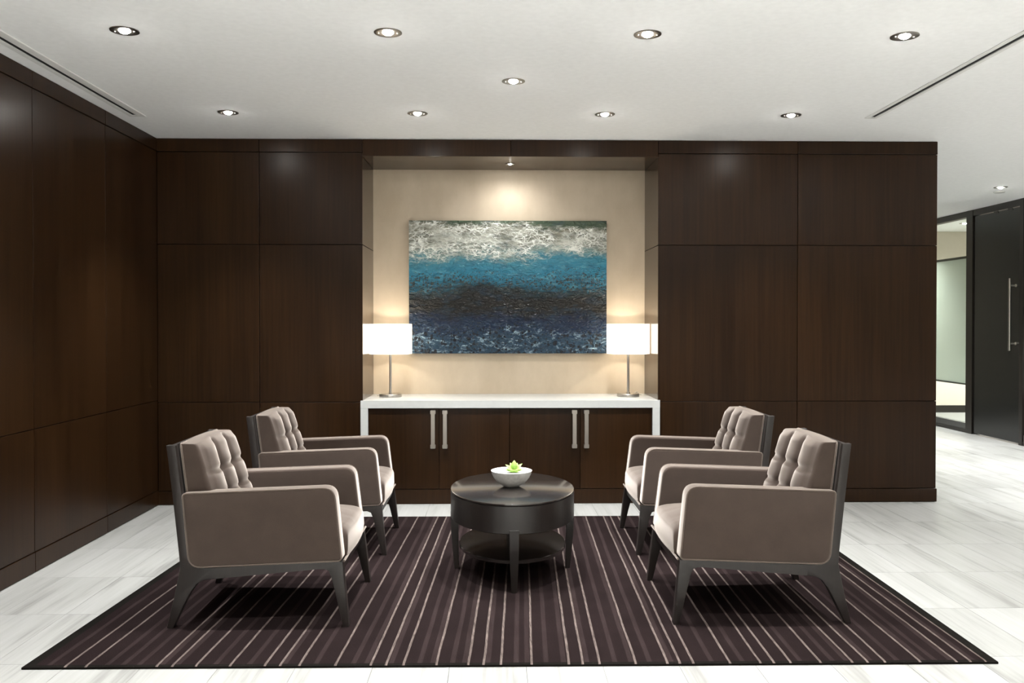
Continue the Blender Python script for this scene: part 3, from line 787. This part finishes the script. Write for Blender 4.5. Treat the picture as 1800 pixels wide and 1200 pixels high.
    for r in rows[:2] + rows[2:]:
        for c in cols:
            x = -.336 - (r - .590)*.149 + (.165 - (r - zb)*.17) - .034
            bm = bmesh.new(); lathe(bm, [(0, .009), (.007, .0075), (.012, .002), (.012, -.003)], n=14)
            bmesh.ops.rotate(bm, verts=bm.verts, cent=(0, 0, 0), matrix=Matrix.Rotation(R(80), 3, 'Y'))
            bmesh.ops.translate(bm, verts=bm.verts, vec=(x, c, r)); obj('button', taper(bm), 'button', bc, 60)
    pts = []
    for y, z in fillet([(-YW, zb), (YW, zb), (YW, zt), (-YW, zt)], [.02]*4, 4): pts.append((-.336 - (z - .590)*.149 + .010, y, z + (.016*(1 - (y/YW)**2)*.5 if z > .79 else 0)))
    bm = bmesh.new(); tube(bm, pts, .0048, 8, True); obj('piping', taper(bm), 'pipe', bc, 60)
    return t
ch = make_chair()
spots = [(-1.060, 4.232, 0, 'taupe tufted velvet armchair backed by the panelled side wall, farther from the cabinets'),
         (-1.040, 5.422, 0, 'taupe tufted velvet armchair backed by the panelled side wall, close to the cabinets'),
         (1.220, 4.228, math.pi, 'taupe tufted velvet armchair with its back to the corridor, farther from the cabinets'),
         (1.246, 5.395, math.pi, 'taupe tufted velvet armchair with its back to the corridor, close to the cabinets')]
chairs = [ch] + [dup_tree(ch) for _ in spots[1:]]
for c_, (x, y, rz, lab) in zip(chairs, spots):
    c_.location = (x, y, RUG_T); c_.rotation_euler = (0, 0, rz); c_['label'] = lab

# ------------------------------------------------------------------ coffee table (oval drum)
t = thing('coffee_table', 'dark espresso oval drum coffee table with a lower shelf on the rug', 'table', (.102, 4.80, RUG_T))
SY = .475/.339; a_ = .339
zt = .4616 - RUG_T; zb = .300
bm = bmesh.new(); lathe(bm, [(0, zt - .012), (a_*.985, zt - .012), (a_ - .001, zt - .010), (a_, zt - .006), (a_ - .001, zt - .001), (a_ - .003, zt), (0, zt)], n=96, sy=SY); obj('top', bm, 'lacquer', t, 30)
bm = bmesh.new(); lathe(bm, [(a_ - .022, zb), (a_ - .002, zb), (a_, zb + .002), (a_, zt - .012), (a_ - .022, zt - .012), (a_ - .022, zb)], n=96, sy=SY); obj('apron', bm, 'lacquer_side', t, 30)
bm = bmesh.new(); lathe(bm, [(0, .131), (.289, .131), (.292, .134), (.292, .149), (.289, .152), (0, .152)], n=80, sy=.405/.292); obj('shelf', bm, 'lacquer', t, 30)
for k in range(4):
    bm = bmesh.new(); secs = []
    rx = a_ if k % 2 == 0 else a_*SY
    for z, ro, th, wd in ((zb + .02, rx + .0005, .042, .050), (.22, rx - .0015, .040, .047), (.12, rx - .009, .034, .040), (0, rx - .021, .024, .027)):
        secs.append([bm.verts.new(p) for p in ((ro - th, -wd/2, z), (ro, -wd/2, z), (ro, wd/2, z), (ro - th, wd/2, z))])
    for s0, s1 in zip(secs, secs[1:]):
        for i in range(4): bm.faces.new((s0[i], s0[(i+1) % 4], s1[(i+1) % 4], s1[i]))
    bm.faces.new(secs[0][::-1]); bm.faces.new(secs[-1]); bmesh.ops.recalc_face_normals(bm, faces=bm.faces)
    bmesh.ops.rotate(bm, verts=bm.verts, cent=(0, 0, 0), matrix=Matrix.Rotation(math.pi/2*k, 3, 'Z'))
    bmesh.ops.bevel(bm, geom=list(bm.edges), offset=.002, segments=1, affect='EDGES')
    obj('leg', bm, 'lacquer_side', t)

# bowl with succulent
BX, BY, BZ = .098, 4.81, .4616
bm = bmesh.new(); r = .1135
prof = [(0, 0), (.036, 0), (.043, .002), (.060, .013), (.074, .0225), (.085, .033), (.099, .050), (.1085, .070), (r - .001, .086)]
lathe(bm, prof, n=64)
t = thing('bowl', 'round pale stone bowl filled with white sand on the coffee table', 'bowl', (BX, BY, BZ))
obj('shell', bm, 'bowl', t, 60)
bm = bmesh.new(); lathe(bm, [(r - .001, .086), (r, .0885), (r - .004, .0900), (r - .009, .0885), (r - .013, .078), (r - .022, .060)], n=64); obj('rim', bm, 'bowl_rim', t, 60)
bm = bmesh.new(); pr = [(0, .0775), (.05, .0770), (.09, .0755), (r - .013, .0750), (r - .020, .062), (0, .062)]
lathe(bm, pr, n=48)
for v in bm.verts: v.co.z += noise.noise(v.co*60)*.0012 if v.co.z > .07 else 0
obj('sand', bm, 'sand', t, 60)
t = thing('succulent', 'pale green rosette succulent planted in the stone bowl', 'plant', (BX + .014, BY - .012, BZ + .0765))
def leaf(length, width, tilt, yaw):
    bm = bmesh.new(); n, mrows = 8, 9; rows_ = []
    for i in range(mrows + 1):
        s_ = i/mrows; wv = width*math.sin(math.pi*min(1, s_**.8))**.8*(1 - .15*s_) + .0006 if 0 < i < mrows else .0008
        cz = length*s_; cx = .10*length*math.sin(s_*math.pi*.9)*-1
        rows_.append([bm.verts.new((cx + wv*.42*math.cos(2*math.pi*j/n), wv*math.sin(2*math.pi*j/n), cz)) for j in range(n)])
    for a, b in zip(rows_, rows_[1:]):
        for j in range(n): bm.faces.new((a[j], a[(j+1) % n], b[(j+1) % n], b[j]))
    bm.faces.new(rows_[0][::-1]); bm.faces.new(rows_[-1]); bmesh.ops.recalc_face_normals(bm, faces=bm.faces)
    mt = Matrix.Rotation(yaw, 3, 'Z') @ Matrix.Rotation(tilt, 3, 'Y')
    bmesh.ops.rotate(bm, verts=bm.verts, cent=(0, 0, 0), matrix=mt)
    return bm
for ln, wd, ti, ya in ((.064, .0205, 8, 85), (.062, .0195, 46, 20), (.060, .0185, 50, 162), (.056, .018, 34, 125), (.054, .018, 32, 55), (.050, .017, 62, 340), (.050, .017, 64, 200),
                       (.040, .016, 66, 285), (.040, .016, 66, 245), (.038, .014, 40, 265), (.046, .015, 78, 175), (.046, .015, 78, 5), (.036, .014, 78, 310), (.036, .014, 78, 225)):
    b = leaf(ln, wd, R(ti), R(ya)); bmesh.ops.translate(b, verts=b.verts, vec=(.006*math.cos(R(ya)), .006*math.sin(R(ya)), .004)); obj('leaf', b, 'leaf', t, 70)
